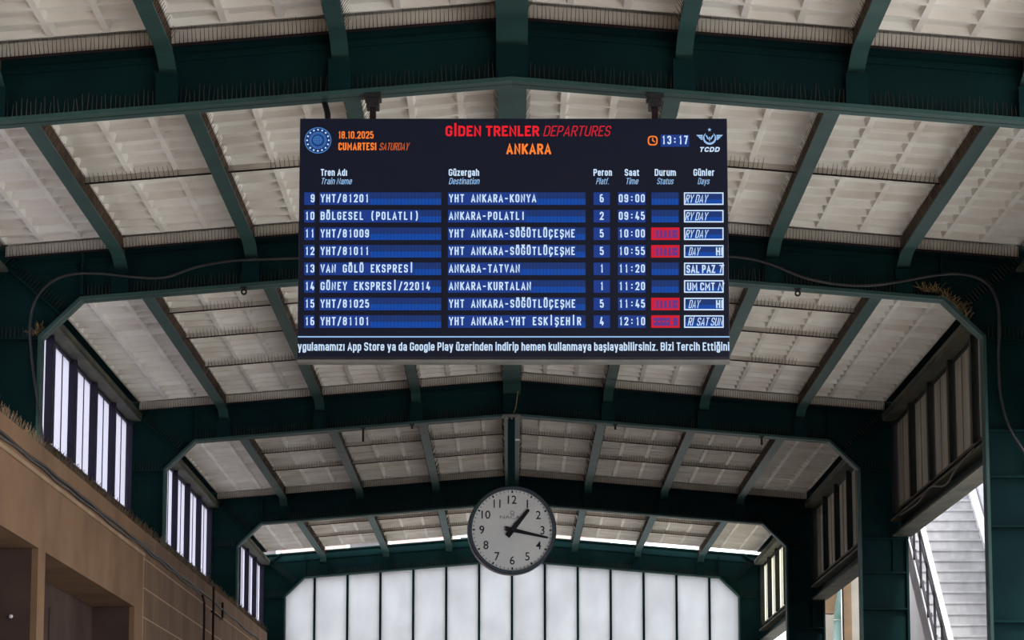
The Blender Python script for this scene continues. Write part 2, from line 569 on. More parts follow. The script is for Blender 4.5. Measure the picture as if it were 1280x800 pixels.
def frame(i, label, edge):
    y = YF[i]
    yc = y + FW / 2
    t = thing('portal_frame', label, 'beam', (0, yc, 0), 'green steel portal frames of the hall')
    OUTER = [(XO, 0), (XO, roof(XO) - .03), (0, roof(0) - .03), (-XO, roof(XO) - .03), (-XO, 0)]
    MB().prism_y(INNER[::1] + OUTER, yc - .012, yc + .012).build('web', M['green'], t)
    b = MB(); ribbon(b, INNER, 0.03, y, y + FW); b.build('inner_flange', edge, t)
    for s in (-1, 1):
        MB().box(s * XO, s * (XO + .03), y, y + FW, 0, roof(XO) - .06).build('outer_flange', M['green'], t)
    b = MB(); ribbon(b, OUTER[1:4], 0.025, yc - .045, yc + .045); b.build('top_flange', M['green'], t)
    # angle along the upper edge of the web
    b = MB(); ribbon(b, [(XO - .05, roof(XO) - .15), (0, roof(0) - .15), (-XO + .05, roof(XO) - .15)], .05, yc - .03, yc - .0125); b.build('web_angle', M['green'], t)
    for x in XP:
        w = 0.115 if x == 0 else 0.082
        for ya, yb in ((y + .012, yc - .0125), (yc + .0125, y + FW - .012)):
            z0, z1 = under(x) + .03, roof(x) - .30
            b = MB().box(x - w, x + w, ya, ya + .02 if ya < yc else ya + .02, z0, z1)
            if ya < yc:
                b = MB().box(x - w, x + w, ya, ya + .02, z0, z1)
                b.box(x - .01, x + .01, ya + .02, yb, z0, z1)
            else:
                b = MB().box(x - w, x + w, yb - .02, yb, z0, z1)
                b.box(x - .01, x + .01, ya, yb - .02, z0, z1)
            b.build('stiffener', M['green'], t)
    for s in (-1, 1):
        # thin plates at the knee, on the near and far side of the web
        for ya, yb in ((y + .02, yc - .0125), (yc + .0125, y + FW - .02)):
            MB().box(s * (XK - .012), s * (XK + .012), ya, yb, ZK + .05, roof(XK) - .1).build('knee_plate', M['green'], t)
            b = MB(); b.bar((s * 4.31, (ya + yb) / 2, 6.52), (s * 4.93, (ya + yb) / 2, 7.06), yb - ya, .022, up=(-s * .6, 0, .7)); b.build('knee_plate', M['green'], t)
            b = MB(); b.bar((s * 4.60, (ya + yb) / 2, 7.17), (s * 5.08, (ya + yb) / 2, 6.78), yb - ya, .018, up=(s * .6, 0, .7)); b.build('knee_plate', M['green'], t)
        for z in (6.30, 5.41, 4.97, 4.50, 3.6, 2.4, 1.2):
            MB().box(s * (XI + .031), s * (XO - .001), y + .02, y + FW - .02, z - .012, z + .012).build('column_plate', M['green'], t)
        MB().box(s * 4.93, s * 4.955, y + .03, yc - .0125, 4.985, 5.395).build('column_plate', M['green'], t)
    # spikes standing on the lower flange and on the knee plates
    for a, bb in zip(XP[:-1], XP[1:]):
        k = MB()
        x = a + .10
        while x < bb - .09:
            z = under(x) + .03
            k.spike((x, y + .03, z), (x + random.uniform(-.012, .012), y + .03 + random.uniform(-.02, .02), z + random.uniform(.09, .14)), .0042)
            x += 0.034
        k.build('bird_spikes', M['spike'], t, stuff=True, fix=False)
    for s in (-1, 1):
        k = MB()
        x = 3.86
        while x < 4.10:
            z = under(x) + .03
            k.spike((s * x, y + .03, z), (s * x, y + .03, z + .11), .0042); x += .034
        q = 0.0
        while q < 1.0:
            px_, pz = 4.36 + .52 * q, 6.59 + .44 * q
            k.spike((s * px_, y + .04, pz), (s * (px_ - .07), y + .03, pz + .08), .0042); q += .055
        x = 4.56
        while x < 5.06:
            k.spike((s * x, y + .04, 6.312), (s * x, y + .035, 6.41), .0042); x += .04
        k.build('bird_spikes', M['spike'], t, stuff=True, fix=False)
    return t


frame(0, 'dark green steel frame nearest the camera, above and in front of the departures board', M['green_lit'])
frame(1, 'dark green steel frame behind the departures board, looping black hoses on both its ends', M['green_lit'])
frame(2, 'dark green steel frame just below the departures board, the clock hanging from its peak', M['green_lit'])
frame(3, 'dark green steel frame crossing directly behind the top of the clock', M['green_lit'])
frame(4, 'farthest dark green steel frame, standing around the glass end wall', M['green_lit'])

# ------------------------------------------------------------------ purlins
BAYS = [(YF[0] - 7.0, YF[0]), (YF[0], YF[1]), (YF[1], YF[2]), (YF[2], YF[3]), (YF[3], YF[4])]
BAYTXT = ['at the very top of the photo', 'in the bay above the board', 'in the bay below the board', 'in the bay above the clock',
          'in the farthest bay behind the clock']
POSTXT = ['third left of the ridge', 'second left of the ridge', 'first left of the ridge', 'along the ridge', 'first right of the ridge', 'second right of the ridge', 'third right of the ridge']


def purlin(x, y0, y1, label):
    ya, yb = y0 + (.128 if y0 > 15 else 0), y1 + .102
    t = thing('roof_purlin', label, 'beam', (x, (ya + yb) / 2, roof(x) - .2), 'green purlins under the roof panels')
    w = .115 if x == 0 else .062
    prof = []          # lower edge: haunch at both ends
    H, D0, D1 = .42, .19, .295
    for k in range(7):
        u = k / 6
        prof.append((ya + H * u, roof(x) - (D1 - (D1 - D0) * math.sin(u * math.pi / 2))))
    for k in range(7):
        u = 1 - k / 6
        prof.append((yb - H * u, roof(x) - (D1 - (D1 - D0) * math.sin(u * math.pi / 2))))
    if y0 < 15:
        prof = [(ya, roof(x) - D0)] + prof[7:]
    v, f = [], []
    for (yy, z) in prof:
        v += [(x - w, yy, z), (x + w, yy, z), (x + w, yy, z + .018), (x - w, yy, z + .018)]
    n = len(prof)
    for i in range(n - 1):
        a, b = 4 * i, 4 * i + 4
        for k in range(4):
            f.append((a + k, a + (k + 1) % 4, b + (k + 1) % 4, b + k))
    f += [(0, 1, 2, 3), (4 * n - 1, 4 * n - 2, 4 * n - 3, 4 * n - 4)]
    MB().add(v, f).build('lower_flange', M['green_lit'], t)
    poly = [(yy, z + .018) for yy, z in prof] + [(yb, roof(x) + .03), (ya, roof(x) + .03)]
    ww = .06 if x == 0 else .03
    MB().prism_x(poly, x - ww, x + ww).build('web', M['rust'], t)
    k = MB()          # sparse deterrent wires leaning off the flange edges
    for s in (-1, 1):
        yy = ya + .5
        while yy < yb - .4:
            if random.random() < .75:
                z = roof(x) - D0 + .018
                k.spike((x + s * (w - .01), yy, z), (x + s * (w + .035), yy + .05, z + .10), .0038)
            yy += .075
    k.build('bird_spikes', M['spike'], t, stuff=True, fix=False)


for bi, (y0, y1) in enumerate(BAYS):
    for xi, x in enumerate(XP):
        purlin(x, y0, y1, 'green purlin ' + POSTXT[xi] + ' ' + BAYTXT[bi])


# ------------------------------------------------------------------ side windows, eaves girders, sill girders
def side_window(n, s, y0, y1, pane, mull, bar):
    z0, z1 = 5.76, 6.93
    ya, yb = y0 + FW + .01, y1 - .01
    w = struct('window_%d' % n, (s * XW, (ya + yb) / 2, z0))
    L = (yb - ya) / 6
    for k in range(7):
        yy = ya + k * L
        h = .05 if 0 < k < 6 else .035
        MB().box(s * (XW - .085), s * (XW + .03), max(ya, yy - h), min(yb, yy + h), z0, z1).build('mullion', mull, w)
    for k in range(6):
        a, b = ya + k * L + .05, ya + (k + 1) * L - .05
        pw = (b - a) / 3
        for j in range(3):
            MB().box(s * (XW - .004), s * (XW + .004), a + j * pw + .012, a + (j + 1) * pw - .012, z0 + .03, z1 - .03).build('pane', pane, w)
            if j:
                MB().box(s * (XW - .014), s * (XW + .014), a + j * pw - .012, a + j * pw + .012, z0 + .03, z1 - .03).build('glazing_bar', bar, w)
        for za, zb in ((z0, z0 + .03), (z1 - .03, z1)):
            MB().box(s * (XW - .03), s * (XW + .02), a, b, za, zb).build('window_rail', mull, w)


def eaves(s, y0, y1, label):
    ya, yb = y0 + FW + .01, y1 - .01
    t = thing('eaves_girder', label, 'beam', (s * 5.0, (ya + yb) / 2, 6.93), 'eaves girders over the side windows')
    MB().box(s * 4.985, s * 5.01, ya, yb, 6.97, roof(5) + .06).build('web', M['green'], t)
    MB().box(s * 4.83, s * 5.08, ya, yb, 6.935, 6.968).build('lower_flange', M['olive'], t)
    MB().box(s * 4.82, s * 4.845, ya, yb, 6.97, 7.03).build('lip', M['olive'], t)
    MB().box(s * 4.88, s * 4.984, ya, yb, roof(5) + .02, roof(5) + .045).build('upper_flange', M['green'], t)


def sill(s, y0, y1, label):
    ya, yb = y0 + FW + .01, y1 - .01
    t = thing('sill_girder', label, 'beam', (s * 5.05, (ya + yb) / 2, 5.43), 'sill girders under the side windows')
    MB().box(s * 5.04, s * 5.06, ya, yb, 5.46, 5.758).build('web', M['green'], t)
    MB().box(s * 4.92, s * 5.17, ya, yb, 5.43, 5.458).build('lower_flange', M['olive'], t)
    MB().box(s * 4.90, s * 5.039, ya, yb, 5.62, 5.65).build('middle_rail', M['olive'], t)
    MB().box(s * 4.96, s * 5.12, ya, yb, 5.735, 5.759).build('upper_flange', M['olive'], t)


WT = ['between the second and third frames', 'between the third and fourth frames', 'by the glass end wall']
num = 1
for s, side in ((-1, 'left'), (1, 'right')):
    for k in range(3):
        y0, y1 = YF[k + 1], YF[k + 2]
        if s < 0:
            side_window(num, s, y0, y1, M['pane_white'], M['mullion'], M['bar'])
        else:
            side_window(num, s, y0, y1, M['pane_yellow'] if k == 2 else M['pane_dusty'], M['mullion_r'], M['bar_r'])
        eaves(s, y0, y1, 'dusty eaves girder over the %s side windows ' % side + WT[k])
        if s > 0:
            sill(s, y0, y1, 'dusty sill girder under the %s side windows ' % side + WT[k])
        num += 1

o = MB().box(-5.0, -5.06, YF[1] + .24, YF[4] - .01, 4.6, 5.759).build('trim_1', M['olive']); o['kind'] = 'structure'

for n_, s in ((8, -1), (9, 1)):
    side_window(n_, s, YF[0], YF[1], M['pane_white'] if s < 0 else M['pane_dusty'], M['mullion'] if s < 0 else M['mullion_r'], M['bar'] if s < 0 else M['bar_r'])
    b = MB().box(s * 4.985, s * 5.01, YF[0] + .24, YF[1] - .01, 6.97, roof(5) + .06)
    o = b.build('trim_%d' % (n_ - 6), M['green']); o['kind'] = 'structure'
    b = MB().box(s * 4.83, s * 5.08, YF[0] + .24, YF[1] - .01, 6.935, 6.968)
    o = b.build('trim_%d' % (n_ - 4), M['olive']); o['kind'] = 'structure'
    b = MB().box(s * 4.92, s * 5.17, YF[0] + .24, YF[1] - .01, 5.43, 5.758)
    o = b.build('trim_%d' % (n_ - 2), M['olive']); o['kind'] = 'structure'

# ------------------------------------------------------------------ glass end wall in the farthest frame
yc = YF[4] + .115
gw = struct('window_%d' % num, (0, yc, 0))
NB = 14
X0, X1 = -XI + .03, XI - .03
inner_z = lambda x: (under(x) if abs(x) <= XK else ZK - (abs(x) - XK) * (ZK - ZC) / (XI - XK)) - .002
PW = 0.655
edges = [-XI - .01] + [PW * k for k in range(-6, 7)] + [XI + .01]
for a, b in zip(edges[:-1], edges[1:]):
    xs = sorted(set([a + .012, b - .012] + [x for x in (-XK, 0, XK) if a + .012 < x < b - .012]))
    poly = [(x, inner_z(x)) for x in xs]
    poly = [(xs[0], 3.2), (xs[-1], 3.2)] + poly[::-1]
    MB().prism_y(poly, yc - .004, yc + .004).build('pane', M['pane_end'], gw)
for x in edges[1:-1]:
    MB().box(x - .022, x + .022, yc - .04, yc + .04, 3.2, inner_z(x)).build('mullion', M['green'], gw)
MB().box(X0, X1, yc - .05, yc + .05, 3.12, 3.2).build('window_rail', M['green'], gw)
o = MB().box(X0, X1, yc - .06, yc + .06, 0, 3.12).build('wall_end', M['brown']); o['kind'] = 'structure'

# ------------------------------------------------------------------ brown wall on the left
XL, XB = -4.425, -4.915
wl = struct('wall_left', (XL, 40, 0))
ZT, ZH = 5.23, 4.26
P0, P1, J0, J1, YE = 28.36, 28.80, 35.69, 36.47, 55.1
YS = 20.0
MB().box(XL, XL - .06, YS, J1, ZH, ZT).build('header', M['brown'], wl)
MB().box(XL, XL - .06, P0, P1, 0, ZH - .001).build('pillar', M['brown'], wl)
MB().box(XL, XL - .06, J0, J1 - .07, 0, ZH - .001).build('pillar', M['brown'], wl)
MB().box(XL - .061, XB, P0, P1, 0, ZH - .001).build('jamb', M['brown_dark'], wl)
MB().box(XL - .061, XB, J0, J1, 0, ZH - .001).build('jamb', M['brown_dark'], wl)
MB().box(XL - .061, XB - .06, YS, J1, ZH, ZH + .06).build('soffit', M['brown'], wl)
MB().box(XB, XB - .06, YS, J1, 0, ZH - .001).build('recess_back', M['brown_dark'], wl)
MB().box(XL, XL - .06, J1, YE, 0, ZT).build('tiled_face', M['brown_tile'], wl)
MB().box(XL - .061, XL - .075, YS, YE, ZT - .06, ZT).build('coping', M['brown'], wl)
# pale moulding, joint strip
MB().box(XL + .02, XL, YS, J1, 4.915, 4.955).build('moulding', M['brown_light'], wl)
MB().box(XL + .012, XL, J1 - .06, J1 - .005, 0, 4.955).build('joint_strip', M['brown_light'], wl)
b = MB()
for (ya, yb, z) in ((29.6, 35.2, 2.9), (29.6, 35.2, 2.0)):
    b.box(XB + .015, XB, ya, yb, z - .02, z + .02)
b.box(XB + .015, XB, 32.3, 32.34, 0.5, 4.0)
b.build('recess_panelling', M['brown_dark'], wl)
k = MB()
yy = YS
while yy < YE:
    x = XL - random.uniform(.0, .03)
    k.spike((x, yy, ZT - .01), (x + random.uniform(-.03, .05), yy + random.uniform(-.03, .03), ZT + random.uniform(.05, .115)), .0045)
    yy += .026
k.build('bird_spikes', M['spike_tan'], wl, stuff=True, fix=False)

MBk = MB().lathe_y(-4.66, 3.62, [(.0, 28.31), (.018, 28.315), (.02, 28.33), (.012, 28.345), (.012, 28.36)], 16)
tag(MBk.build('door_knob', M['white_paint'], smooth=True), 'small white knob in the dark recess of the brown wall', 'knob')


def wobble(y0, y1, z, amp, x, step=.8, seed=1, sag=0):
    rnd = random.Random(seed)
    pts = []
    yy = y0
    while yy <= y1:
        pts.append((x, yy, z + rnd.uniform(-amp, amp) - sag * max(0, (yy - 40)) * .01))
        yy += step
    return smooth_path(pts)


def smooth_path(pts, sub=4):
    P = [Vector(p) for p in pts]
    out = []
    for i in range(len(P) - 1):
        a, b, c, d = P[max(i - 1, 0)], P[i], P[i + 1], P[min(i + 2, len(P) - 1)]
        for k in range(sub):
            t = k / sub
            out.append(0.5 * ((2 * b) + (c - a) * t + (2 * a - 5 * b + 4 * c - d) * t * t + (3 * b - a - 3 * c + d) * t ** 3))
    out.append(P[-1])
    return out


tag(MB().tube(wobble(20.5, 54.6, 5.035, .012, XL + .016, seed=3, sag=.35), .015).build('power_cable', M['black'], smooth=True),
    'black cable running along the upper edge of the brown wall', 'cable')
tag(MB().tube(wobble(20.5, 43.5, 5.0, .016, XL + .018, seed=5, sag=.5), .012).build('power_cable', M['cable_grey'], smooth=True),
    'thin grey cable running just below the black one on the brown wall', 'cable')
tag(MB().tube(smooth_path([(XL + .05, 43.0, 4.96), (XL + .05, 43.25, 4.9), (XL + .05, 43.3, 4.8), (XL + .05, 43.32, 4.0), (XL + .05, 43.32, 0.2)]), .017).build('downpipe', M['seam_dark'], smooth=True),
    'dark thin pipe running down the tiled brown wall, nearer of the two', 'pipe')
tag(MB().tube(smooth_path([(XL + .05, 44.6, 5.22), (XL + .05, 44.62, 5.0), (XL + .05, 44.62, 4.0), (XL + .05, 44.62, 0.2)]), .017).build('downpipe', M['seam_dark'], smooth=True),
    'dark thin pipe running down the tiled brown wall, farther of the two', 'pipe')
tag(MB().tube([(XL + .02, 44.68, 4.86), (XL + .02, 46.3, 4.86), (XL + .02, 46.35, 4.9), (XL + .02, 46.35, 5.12)], .016).build('pipe_bracket', M['seam_dark'], smooth=True),
    'short dark elbow bracket beside the two thin pipes on brown wall', 'bracket')

# ------------------------------------------------------------------ lettering
_glyph = {}


def font_mesh(s, shear=0.0, off=0.0):
    key = (s, shear, off)
    if key in _glyph:
        return _glyph[key]
    cu = bpy.data.curves.new('lettering', 'FONT')
    cu.body = s
    cu.size = 1.0
    cu.shear = shear
    cu.offset = off
    cu.resolution_u = 3
    cu.fill_mode = 'FRONT'
    ob = bpy.data.objects.new('lettering', cu)
    COL.objects.link(ob)
    bpy.context.view_layer.update()
    ev = ob.evaluated_get(bpy.context.evaluated_depsgraph_get())
    me = bpy.data.meshes.new_from_object(ev)
    V = [(v.co.x, v.co.y) for v in me.vertices]
    F = [tuple(p.vertices) for p in me.polygons]
    bpy.data.objects.remove(ob)
    bpy.data.curves.remove(cu)
    bpy.data.meshes.remove(me)
    _glyph[key] = (V, F)
    return V, F


CAP = max(v[1] for v in font_mesh('H')[0])


def put_text(mb, s, x0, x1, zb, cap, y, shear=0.0, off=0.0, m=0, width=None, align='l'):
    """word set on the baseline zb, capital height cap, fitted from x0 to x1"""
    V, F = font_mesh(s, shear, off)
    if not V:
        return
    a, b = min(v[0] for v in V), max(v[0] for v in V)
    k = (x1 - x0) / (b - a)
    h = cap / CAP
    mb.add([(x0 + (v[0] - a) * k, y, zb + v[1] * h) for v in V], [tuple(f) for f in F], m)


# condensed display lettering drawn with strokes of even weight
R = 9.0          # "as round as it gets"
STR = {
    'A': (.52, [[(0, 0), (.5, 1), (1, 0)], [(.2, .26), (.8, .26)]]),
    'B': (.48, [[(0, 0), (0, 1), (1, 1, R), (1, .53, .6), (0, .53)], [(0, .53), (1, .53, .6), (1, 0, R), (0, 0)]]),
    'C': (.46, [[(1, .70), (1, 1, R), (0, 1, R), (0, 0, R), (1, 0, R), (1, .30)]]),
    'D': (.48, [[(0, 0), (0, 1), (1, 1, R), (1, 0, R), (0, 0)]]),
    'E': (.42, [[(1, 1), (0, 1), (0, 0), (1, 0)], [(0, .52), (.88, .52)]]),
    'F': (.42, [[(1, 1), (0, 1), (0, 0)], [(0, .5), (.88, .5)]]),
    'G': (.48, [[(1, .72), (1, 1, R), (0, 1, R), (0, 0, R), (1, 0, R), (1, .46), (.62, .46)]]),
    'H': (.48, [[(0, 0), (0, 1)], [(1, 0), (1, 1)], [(0, .52), (1, .52)]]),
    'I': (.16, [[(.5, 0), (.5, 1)]]),
    'K': (.48, [[(0, 0), (0, 1)], [(1, 1), (0, .42)], [(.3, .58), (1, 0)]]),
    'L': (.40, [[(0, 1), (0, 0), (1, 0)]]),
    'M': (.60, [[(0, 0), (0, 1), (.5, .32), (1, 1), (1, 0)]]),
    'N': (.49, [[(0, 0), (0, 1), (1, 0), (1, 1)]]),
    'O': (.47, [[(0, .5), (0, 1, R), (1, 1, R), (1, 0, R), (0, 0, R), (0, .5)]]),
    'P': (.46, [[(0, 0), (0, 1), (1, 1, R), (1, .45, R), (0, .45)]]),
    'R': (.47, [[(0, 0), (0, 1), (1, 1, R), (1, .48, R), (0, .48)], [(.5, .48), (1, 0)]]),
    'S': (.46, [[(1, .74), (1, 1, R), (0, 1, R), (0, .53, R), (1, .47, R), (1, 0, R), (0, 0, R), (0, .26)]]),
    'T': (.44, [[(0, 1), (1, 1)], [(.5, 1), (.5, 0)]]),
    'U': (.47, [[(0, 1), (0, 0, R), (1, 0, R), (1, 1)]]),
    'V': (.50, [[(0, 1), (.5, 0), (1, 1)]]),
    'Y': (.50, [[(0, 1), (.5, .42), (1, 1)], [(.5, .42), (.5, 0)]]),
    'Z': (.44, [[(0, 1), (1, 1), (0, 0), (1, 0)]]),
    '1': (.30, [[(0, .80), (.72, 1), (.72, 0)]]),
    '2': (.46, [[(0, .70), (0, 1, R), (1, 1, R), (1, .60, .5), (0, 0), (1, 0)]]),
    '3': (.46, [[(0, .74), (0, 1, R), (1, 1, R), (1, .53, .6), (.35, .53)], [(.35, .53), (1, .53, .6), (1, 0, R), (0, 0, R), (0, .26)]]),
    '4': (.48, [[(.72, 0), (.72, .5)], [(.45, 1), (0, .22), (1, .22)]]),
    '5': (.46, [[(.95, 1), (.06, 1), (.02, .58), (1, .62, R), (1, 0, R), (0, 0, R), (0, .24)]]),
    '6': (.46, [[(.88, 1), (0, 1, R), (0, 0, R), (1, 0, R), (1, .57, R), (0, .57)]]),
    '7': (.44, [[(0, 1), (1, 1), (.32, 0)]]),
    '8': (.46, [[(0, .78), (0, 1, R), (1, 1, R), (1, .54, R), (0, .54, R), (0, .78)], [(0, .27), (0, .54, R), (1, .54, R), (1, 0, R), (0, 0, R), (0, .27)]]),
    '9': (.46, [[(0, .24), (0, 0, R), (1, 0, R), (1, 1, R), (0, 1, R), (0, .42, R), (1, .44)]]),
    ':': (.16, [[(.5, .12), (.5, .32)], [(.5, .60), (.5, .80)]]),
    '.': (.16, [[(.5, .0), (.5, .07)]]),
    '/': (.44, [[(0, -.08), (1, 1.06)]]),
    '-': (.34, [[(0, .46), (1, .46)]]),
    '(': (.24, [[(1, 1.12), (0, .85, 1), (0, .15, 1), (1, -.12)]]),
    ')': (.24, [[(0, 1.12), (1, .85, 1), (1, .15, 1), (0, -.12)]]),
    'a': (.42, [[(.04, .56), (.04, .74, R), (1, .74, R), (1, -.02)], [(1, .40), (0, .40, R), (0, 0, R), (1, .02)]]),
    'b': (.42, [[(0, 1), (0, 0), (1, 0, R), (1, .74, R), (0, .74)]]),
    'c': (.40, [[(1, .50), (1, .74, R), (0, .74, R), (0, 0, R), (1, 0, R), (1, .24)]]),
    'd': (.42, [[(1, 1), (1, 0), (0, 0, R), (0, .74, R), (1, .74)]]),
    'e': (.42, [[(0, .36), (1, .36), (1, .74, R), (0, .74, R), (0, 0, R), (1, 0, R), (1, .18)]]),
    'f': (.30, [[(.3, 0), (.3, 1, .6), (1, 1)], [(-.1, .72), (.95, .72)]]),
    'g': (.42, [[(1, .74), (0, .74, R), (0, 0, R), (1, .0)], [(1, .74), (1, -.28, R), (0, -.28, R), (0, -.14)]]),
    'h': (.42, [[(0, 0), (0, 1)], [(0, .74), (1, .74, R), (1, 0)]]),
    'i': (.15, [[(.5, 0), (.5, .76)], [(.5, .90), (.5, 1.06)]]),
    'k': (.42, [[(0, 0), (0, 1)], [(1, .76), (0, .3)], [(.3, .44), (1, 0)]]),
    'l': (.15, [[(.5, 0), (.5, 1.02)]]),
    'm': (.68, [[(0, 0), (0, .76)], [(0, .74), (.5, .74, .8), (.5, 0)], [(.5, .74), (1, .74, .8), (1, 0)]]),
    'n': (.42, [[(0, 0), (0, .76)], [(0, .74), (1, .74, R), (1, 0)]]),
    'o': (.42, [[(0, .37), (0, .74, R), (1, .74, R), (1, 0, R), (0, 0, R), (0, .37)]]),
    'p': (.42, [[(0, -.28), (0, .74), (1, .74, R), (1, 0, R), (0, 0)]]),
    'r': (.30, [[(0, 0), (0, .76)], [(0, .60), (.2, .74, .4), (1, .74)]]),
    's': (.40, [[(1, .56), (1, .74, R), (0, .74, R), (0, .40, R), (1, .36, R), (1, 0, R), (0, 0, R), (0, .18)]]),
    't': (.30, [[(.35, .95), (.35, 0, .6), (1, 0)], [(-.05, .72), (1, .72)]]),
    'u': (.42, [[(0, .76), (0, 0, R), (1, .0)], [(1, .76), (1, -.02)]]),
    'y': (.44, [[(0, .76), (.5, .02)], [(1, .76), (.42, -.28), (.1, -.28)]]),
    'z': (.38, [[(0, .74), (1, .74), (0, 0), (1, 0)]]),
}
DOT2 = [[(.2, 1.16), (.2, 1.30)], [(.8, 1.16), (.8, 1.30)]]
BREVE = [[(.15, 1.34), (.15, 1.17, 1), (.85, 1.17, 1), (.85, 1.34)]]
CED = [[(.5, 0), (.5, -.16), (.3, -.26)]]
lowd = lambda L: [[(p[0], p[1] - .24) + tuple(p[2:]) for p in q] for q in L]
for ch, base, extra in (('Ö', 'O', DOT2), ('Ü', 'U', DOT2), ('Ğ', 'G', BREVE), ('Ç', 'C', CED), ('Ş', 'S', CED), ('İ', 'I', [[(.5, 1.16), (.5, 1.32)]]),
                        ('ü', 'u', lowd(DOT2)), ('ğ', 'g', lowd(BREVE)), ('ş', 's', CED)):
    STR[ch] = (STR[base][0], STR[base][1] + extra)
STR['ı'] = (.15, [[(.5, 0), (.5, .76)]])
STR['0'] = STR['O']


def ext(p, d):
    if abs(d.y) > abs(d.x):
        return 1.0 if (p[1] <= 0.0 or p[1] >= .999 or abs(p[1] - .76) < .005 or p[1] == -.02) else 0.0
    return 1.0 if (p[0] <= 0.0 or p[0] >= .999) else 0.0


def stroke_glyph(mb, ch, x0, w, zb, cap, y, t, shear=0.0, m=0):
    """one sign, left edge x0, width w, stroke weight t (all in metres)"""
    t = min(t, w)
    W, H = max(w - t, 0), cap - t
    for path in STR[ch][1]:
        P = [(p[0] * W, p[1] * H, (p[2] if len(p) > 2 else 0)) for p in path]
        pts = []
        for i, (px_, pz, r) in enumerate(P):
            if r == 0 or i == 0 or i == len(P) - 1:
                pts.append(Vector((px_, pz)))
                continue
            a = Vector((P[i - 1][0], P[i - 1][1])); c = Vector((P[i + 1][0], P[i + 1][1])); b = Vector((px_, pz))
            la, lc = (a - b).length, (c - b).length
            ra = .5 if 0 < i - 1 and P[i - 1][2] else 1.0
            rc_ = .5 if i + 1 < len(P) - 1 and P[i + 1][2] else 1.0
            rad = min(la * ra * .98, lc * rc_ * .98, W * .5 * min(r, 1.0))
            p0, p1 = b + (a - b).normalized() * rad, b + (c - b).normalized() * rad
            for k in range(6):
                u = k / 5
                pts.append(p0 * (1 - u) ** 2 + b * 2 * u * (1 - u) * 1.0 + p1 * u * u)
        clean = [pts[0]]
        for p in pts[1:]:
            if (p - clean[-1]).length > 1e-6:
                clean.append(p)
        if len(clean) < 2:
            continue
        n = len(clean)
        L, Rr = [], []
        for i, p in enumerate(clean):
            d0 = (p - clean[i - 1]).normalized() if i else None
            d1 = (clean[i + 1] - p).normalized() if i < n - 1 else None
            d0 = d0 if d0 is not None else d1
            d1 = d1 if d1 is not None else d0
            n0, n1 = Vector((-d0.y, d0.x)), Vector((-d1.y, d1.x))
            nn = n0 + n1
            if nn.length < 1e-3:
                nn = n0.copy()
            nn.normalize()
            k = min(1 / max(nn.dot(n0), .3), 1.9)
            e = Vector((0, 0))
            if i == 0:
                e = -d1 * t / 2 * ext(path[0], d1)
            if i == n - 1:
                e = d0 * t / 2 * ext(path[-1], d0)
            L.append(p + nn * t / 2 * k + e); Rr.append(p - nn * t / 2 * k + e)
        V = []
        for a, b in zip(L, Rr):
            for q in (a, b):
                zz = q.y + t / 2
                V.append((x0 + t / 2 + q.x + shear * zz, y, zb + zz))
        mb.add(V, [(2 * i, 2 * i + 1, 2 * i + 3, 2 * i + 2) for i in range(n - 1)], m)


def put_line(mb, s, x0, x1, zb, cap, y, weight=.16, shear=0.0, track=.10):
    """proportional line fitted from x0 to x1"""
    adv = [(.24 if ch == ' ' else STR[ch][0] + track + (weight - .14 if STR[ch][0] < .2 else 0)) for ch in s]
    k = (x1 - x0) / (sum(adv) - track)
    x = x0
    for ch, a in zip(s, adv):
        if ch != ' ':
            stroke_glyph(mb, ch, x, (a - track) * k, zb, cap, y, weight * cap * min(1.0, max(.75, k / cap)), shear)
        x += a * k


def put_mono(mb, s, x0, pitch, zb, cap, y, weight=.15):
    """fixed pitch lettering: every sign is centred in its own cell"""
    for i, ch in enumerate(s):
        if ch == ' ':
            continue
        w = STR[ch][0] / .50 * pitch * .76
        if STR[ch][0] < .17:
            w = weight * cap
        w = min(w, pitch * .86)
        stroke_glyph(mb, ch, x0 + (i + .5) * pitch - w / 2, w, zb, cap, y, weight * cap)


# ------------------------------------------------------------------ departures board
BY = 21.50                                   # front of the screen
BW, BZ0, BZ1 = 3.098, 4.988, 6.739
BXC = 0.011
bd = thing('departures_board', 'large dark LED departures board with blue rows hanging in the middle', 'board', (BXC, BY + .06, BZ0))


def lx(x, y):                                # screen layout: 542 units wide, 298 high, drawn on the board's own plane
    return BXC + (x - 642.0) / (534.0 + 6.5 * (y - 148) / 298.0) * BW


def lz(y):
    return CAMZ + BY * math.tan(math.radians(PITCH) + math.atan((400 - y) / FPX))


U = BW / 537.0
MB().box(BXC - BW / 2, BXC + BW / 2, BY + .004, BY + .13, BZ0 - .02, BZ1).build('casing', M['casing'], bd, bevel=.004)
MB().box(BXC - BW / 2 + .004, BXC + BW / 2 - .004, BY, BY + .0035, BZ0, BZ1 - .006).build('screen', M['led_off'], bd)
MB().box(BXC - BW / 2, BXC + BW / 2, BY - .004, BY + .12, BZ0 - .04, BZ0 - .021).build('bottom_trim', M['trim_grey'], bd)
YB, YT = BY - .003, BY - .006


def text_part(name, items, m, parent=bd):
    b = MB()
    for it in items:
        if it[0] == 't':
            _, s, x0, x1, yb, cap, shear, wt = it
            put_line(b, s, lx(x0, yb), lx(x1, yb) - shear * cap * U, lz(yb), cap * U, YT, wt, shear)
        else:
            _, s, x0, pitch, yb, cap, wt = it
            put_mono(b, s, lx(x0, yb), pitch * U, lz(yb), cap * U, YT, wt)
    return b.build(name, m, parent, fix=False)


def rect(mb, x0, x1, y0, y1, yy=None, m=0):
    yy = YB if yy is None else yy
    mb.add([(lx(x0, y1), yy, lz(y1)), (lx(x1, y1), yy, lz(y1)), (lx(x1, y0), yy, lz(y0)), (lx(x0, y0), yy, lz(y0))], [(0, 1, 2, 3)], m)


